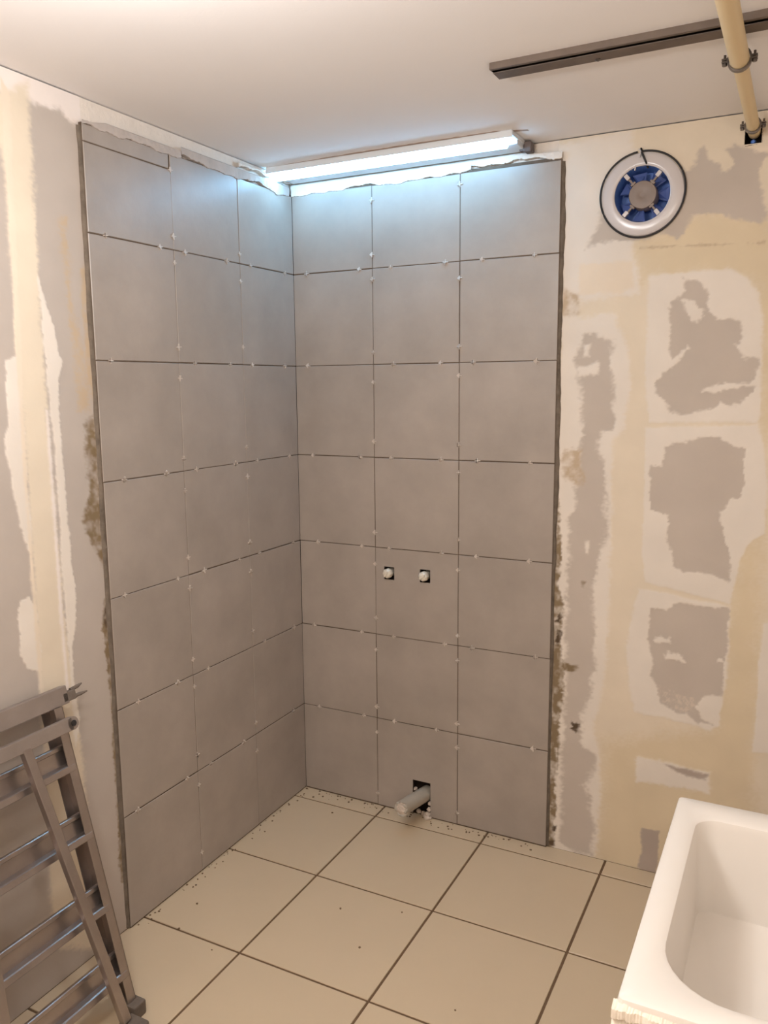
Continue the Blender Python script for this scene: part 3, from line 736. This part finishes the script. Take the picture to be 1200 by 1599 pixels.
# ------------------------------------------------------------------ drain pipe out of the back wall
dr = empty('drain_pipe', (.525, 0, .088), 'short grey waste pipe stub with ragged white end above the floor', 'pipe')
di = Matrix.Translation((-.525, 0, -.088))
pa, pb = Vector((.526, .035, .082)), Vector((.505, -.155, .103)); ax = (pb - pa).normalized()
bm = bmesh.new(); r = random.Random(9)
rg = tube(bm, [pa, pa.lerp(pb, .5), pa.lerp(pb, .9), pb], .0275, 28, cap=False)
rin = tube(bm, [pb, pa.lerp(pb, .4)], .0245, 28, cap=False)
for i in range(28):
    o_ = ax * r.uniform(-.006, .004); rg[-1][i].co += o_; rin[0][i].co += o_
for i in range(28): bm.faces.new((rg[-1][i], rg[-1][(i + 1) % 28], rin[0][(i + 1) % 28], rin[0][i]))
part('stub', bm, M['pvc_grey'], dr, di, True)
bm = bmesh.new()
g = bmesh.ops.create_icosphere(bm, subdivisions=3, radius=1)
x = ax.cross(Vector((0, 0, 1))).normalized(); y = x.cross(ax)
for v in g['verts']:
    c = v.co.copy(); nn = 1 + .10 * math.sin(c.x * 9 + 1) * math.cos(c.y * 8) + r.uniform(-.05, .05)
    v.co = pb - ax * .007 + (x * c.x * .0238 + y * c.y * .0238 + ax * c.z * .011) * nn
part('end_plug', bm, M['rubble'], dr, di)
# rubble in the notch beside the pipe
bm = bmesh.new(); r = random.Random(31)
for px, py, pz, s in ((.541, .004, .010, .013), (.546, .006, .030, .010), (.533, .000, .006, .012), (.548, .008, .055, .009), (.520, .010, .006, .010), (.500, .012, .010, .010), (.487, .010, .100, .008), (.545, -.014, .006, .010), (.555, -.008, .004, .007)):
    g = bmesh.ops.create_icosphere(bm, subdivisions=2, radius=s)
    for v in g['verts']: v.co = Vector((px, py, pz)) + v.co * r.uniform(.75, 1.15)
    for v in g['verts']: v.co.z = max(v.co.z, .0005)
o = link_mesh('mortar_rubble', bm, M['rubble'], wall_back); o['kind'] = 'stuff'

# ------------------------------------------------------------------ basin
SX0, SX1, SY0, SY1, SZ = 1.540, 2.16, -1.612, -1.000, .80
sk = empty('utility_sink', ((SX0 + SX1) / 2, (SY0 + SY1) / 2, 0), 'white rectangular utility sink with deep bowl on the right, chipped front edge', 'sink')
si = Matrix.Translation((-(SX0 + SX1) / 2, -(SY0 + SY1) / 2, 0))
def rrect(x0, x1, y0, y1, rads, z, n=8):
    """rounded rectangle, corners in order (x0,y0) (x1,y0) (x1,y1) (x0,y1)"""
    out = []
    for (cx, cy, sx, sy, a0), rr in zip(((x0, y0, 1, 1, 180), (x1, y0, -1, 1, 270), (x1, y1, -1, -1, 0), (x0, y1, 1, -1, 90)), rads):
        for k in range(n + 1):
            a = math.radians(a0 + 90 * k / n)
            out.append((cx + sx * rr + rr * math.cos(a), cy + sy * rr + rr * math.sin(a), z))
    return out
def shear(ring):     # the left side is slightly out of square
    return [(x + (.0) * 1, y, z) for x, y, z in ring]
bm = bmesh.new()
IX0, IX1, IY0, IY1 = SX0 + .046, SX1 - .052, SY0 + .050, SY1 - .070
rings = [rrect(SX0 + .02, SX1 - .02, SY0 + .02, SY1 - .02, [.012] * 4, SZ - .26),
         rrect(SX0 + .004, SX1 - .004, SY0 + .004, SY1 - .004, [.010] * 4, SZ - .05),
         rrect(SX0, SX1, SY0, SY1, [.008] * 4, SZ - .010), rrect(SX0 + .002, SX1 - .002, SY0 + .002, SY1 - .002, [.008] * 4, SZ - .003),
         rrect(SX0 + .007, SX1 - .007, SY0 + .007, SY1 - .007, [.008] * 4, SZ),
         rrect(IX0 - .010, IX1 + .010, IY0 - .010, IY1 + .010, [.105, .105, .045, .045], SZ),
         rrect(IX0 - .003, IX1 + .003, IY0 - .003, IY1 + .003, [.10, .10, .04, .04], SZ - .004),
         rrect(IX0, IX1, IY0, IY1, [.10, .10, .04, .04], SZ - .014),
         rrect(IX0 + .004, IX1 - .006, IY0 + .012, IY1 - .004, [.09, .09, .03, .03], SZ - .176),
         rrect(IX0 + .007, IX1 - .010, IY0 + .018, IY1 - .007, [.085, .085, .025, .025], SZ - .187),
         rrect(IX0 + .016, IX1 - .03, IY0 + .03, IY1 - .014, [.075, .075, .02, .02], SZ - .191),
         rrect(IX0 + .05, IX1 - .06, IY0 + .10, IY1 - .17, [.05, .05, .02, .02], SZ - .205)]
vr = [[bm.verts.new(p) for p in rg_] for rg_ in rings]
for a, b in zip(vr, vr[1:]):
    for i in range(len(a)): bm.faces.new((a[i], a[(i + 1) % len(a)], b[(i + 1) % len(a)], b[i]))
bm.faces.new(vr[-1]); bm.faces.new(vr[0][::-1])
part('basin', bm, M['ceramic'], sk, si, True)
bm = bmesh.new(); rg = lathe(bm, [(.028, SZ - .2048), (.027, SZ - .2035), (.020, SZ - .2040), (.006, SZ - .2045)], 28, (1.90, -1.36, 0), 'z'); bm.faces.new(rg[-1])
part('waste_grate', bm, M['chrome'], sk, si, True)
bm = bmesh.new(); box(bm, (SX0 + .03, SY0 + .03, .0), (SX1 - .03, SY1 - .03, SZ - .255), .004)
part('plinth', bm, M['basin_plaster'], sk, si)
# broken plaster lip along the front
bm = bmesh.new(); r = random.Random(17); n = 300; cols = []
for k in range(n + 1):
    x = SX0 - .004 + (SX1 - SX0 + .004) * k / n
    sm = lambda f, p: .5 + .28 * math.sin(x * f + p) + .22 * math.sin(x * f * 2.37 + p * 1.7)
    a = .007 * sm(70, 1) + r.uniform(0, .0025); zt = SZ - .007 + r.uniform(-.001, .001) - .004 * sm(50, 2)
    cols.append([bm.verts.new(p) for p in ((x, SY0 + .006, zt), (x, SY0 - .004 - a, zt - .004), (x, SY0 - .007 - a * .7, zt - .012 - .006 * sm(90, .3)), (x, SY0 - .001 - a * .2, zt - .020 - .003 * sm(60, 3)), (x, SY0 - .006 - a * .5, zt - .028), (x, SY0 - .006, zt - .13), (x, SY0 + .03, zt - .15))])
for k in range(n):
    for i in range(6): bm.faces.new((cols[k][i], cols[k + 1][i], cols[k + 1][i + 1], cols[k][i + 1]))
bm.faces.new(cols[0]); bm.faces.new(cols[-1][::-1])
bmesh.ops.triangulate(bm, faces=[q for q in bm.faces if len(q.verts) > 4])
o = part('plaster_lip', bm, M['basin_plaster'], sk, si); o['label'] = 'crumbling plaster along the front edge of the sink'

# ------------------------------------------------------------------ folded aluminium stepladder leaning on the left wall
LYC = -1.46
ld = empty('stepladder', (.24, LYC, 0), 'folded aluminium stepladder leaning against the left wall', 'ladder')
li = Matrix.Translation((-.24, -LYC, 0))
up = Vector((-.21, 0, .82)).normalized(); nrm = Vector((.82, 0, .21)).normalized(); Yv = Vector((0, 1, 0))
def LP(s, y, off):          # s metres up the slope, y sideways, off out from the stepped frame
    return Vector((.240, 0, .0)) + up * s + Yv * y + nrm * off
LEN = .846
def chan(bm, s0, s1, y, half, d, t):
    """rail: C profile, flange towards the room, web on the outer side"""
    pass
for sgn in (1, -1):         # stepped frame: two rails
    ye = LYC + sgn * .232
    bm = bmesh.new()
    for (a0, a1, b0, b1) in ((.0, .0022, -.030, .024), (-.024, .0022, .0215, .024), (-.024, .0022, -.030, -.0275)):
        # a: sideways from the outer face inwards, b: along the frame normal
        lo, hi = min(a0, a1), max(a0, a1)
        t = bmesh.new(); box(t, (lo, b0, .025), (hi, b1, LEN - .02))
        mt = Matrix((Yv * sgn, nrm, up)).transposed().to_4x4(); mt.translation = Vector((.240, ye, 0))
        bmesh.ops.transform(t, matrix=mt, verts=t.verts); merge(bm, t)
    part('rail', bm, M['alu'], ld, li)
STEP_S = (.135, .318, .512, .694)
for s in STEP_S:            # steps: shallow channels with two lips
    bm = bmesh.new(); yl, yr = LYC - .2295, LYC + .2295
    prof = [(s - .036, .024), (s - .036, .000), (s + .036, .000), (s + .036, .009), (s + .034, .011), (s + .025, .011), (s + .0235, .0095), (s + .022, .004), (s - .0145, .004), (s - .017, .021), (s - .0195, .0245), (s - .034, .0255)]
    a = [bm.verts.new(LP(p, yl, q)) for p, q in prof]; b = [bm.verts.new(LP(p, yr, q)) for p, q in prof]; n = len(prof)
    for k in range(n): bm.faces.new((a[k], a[(k + 1) % n], b[(k + 1) % n], b[k]))
    bm.faces.new(a); bm.faces.new(b[::-1])
    bmesh.ops.triangulate(bm, faces=[q for q in bm.faces if len(q.verts) > 4])
    st = part('step', bm, M['alu'], ld, li)
# top bar of the stepped frame with its broken end cap
bm = bmesh.new(); frame_box(bm, LP(LEN + .003, LYC - .28, .006), LP(LEN + .003, LYC + .265, .006), up, .048, .024, .003)
tb = part('top_bar', bm, M['alu_worn'], ld, li)
bm = bmesh.new(); y0 = LYC + .262
frame_box(bm, LP(LEN - .004, y0 - .015, .008), LP(LEN - .004, y0 + .028, .008), up, .026, .020, .003)
for (s0, q0, s1, q1, L_) in ((.008, .000, .014, .000, .060), (-.010, .002, -.010, .006, .066)):
    t = bmesh.new(); tube(t, [LP(LEN + s0, y0 + .02, .008 + q0), LP(LEN + (s0 + s1) / 2, y0 + .045, .008 + q1), LP(LEN + s1, y0 + L_, .008 + q1)], [.006, .005, .002], 8); merge(bm, t)
o = part('end_cap', bm, M['rubber'], tb, None)
bmesh_inv = li
o.data.transform(li)
# support frame folded in front of it
OB = .052
bm = bmesh.new(); frame_box(bm, LP(.782, LYC - .245, OB), LP(.782, LYC + .225, OB), up, .034, .018, .002)
t = bmesh.new(); g = tube(t, [LP(.782, LYC + .225, OB - .009), LP(.782, LYC + .225, OB + .009)], .017, 20); merge(bm, t)
cb = part('cross_bar', bm, M['alu_worn'], ld, li)
bm = bmesh.new(); tube(bm, [LP(.782, LYC + .226, OB + .0085), LP(.782, LYC + .226, OB + .0112)], .0075, 14)
o = part('rivet', bm, M['cable'], cb); o.data.transform(li)
for sgn in (1, -1):
    bm = bmesh.new(); frame_box(bm, LP(.03, LYC + sgn * .158, OB + .012), LP(.774, LYC + sgn * .082, OB), Yv, .024, .018, .002)
    part('support_rail', bm, M['alu'], ld, li)
for sgn in (1, -1):         # rubber feet
    bm = bmesh.new(); p = LP(.0, LYC + sgn * .222, .0)
    box(bm, (p.x - .022, p.y - .020, .0), (p.x + .040, p.y + .022, .040), .005, 2)
    part('foot', bm, M['rubber'], ld, li)
    bm = bmesh.new(); p = LP(.0, LYC + sgn * .160, OB)
    box(bm, (p.x - .010, p.y - .022, .0), (p.x + .052, p.y + .030, .042), .005, 2)
    box(bm, (p.x + .040, p.y - .018, .010), (p.x + .072, p.y + .030, .030), .003)
    part('foot', bm, M['rubber'], ld, li)
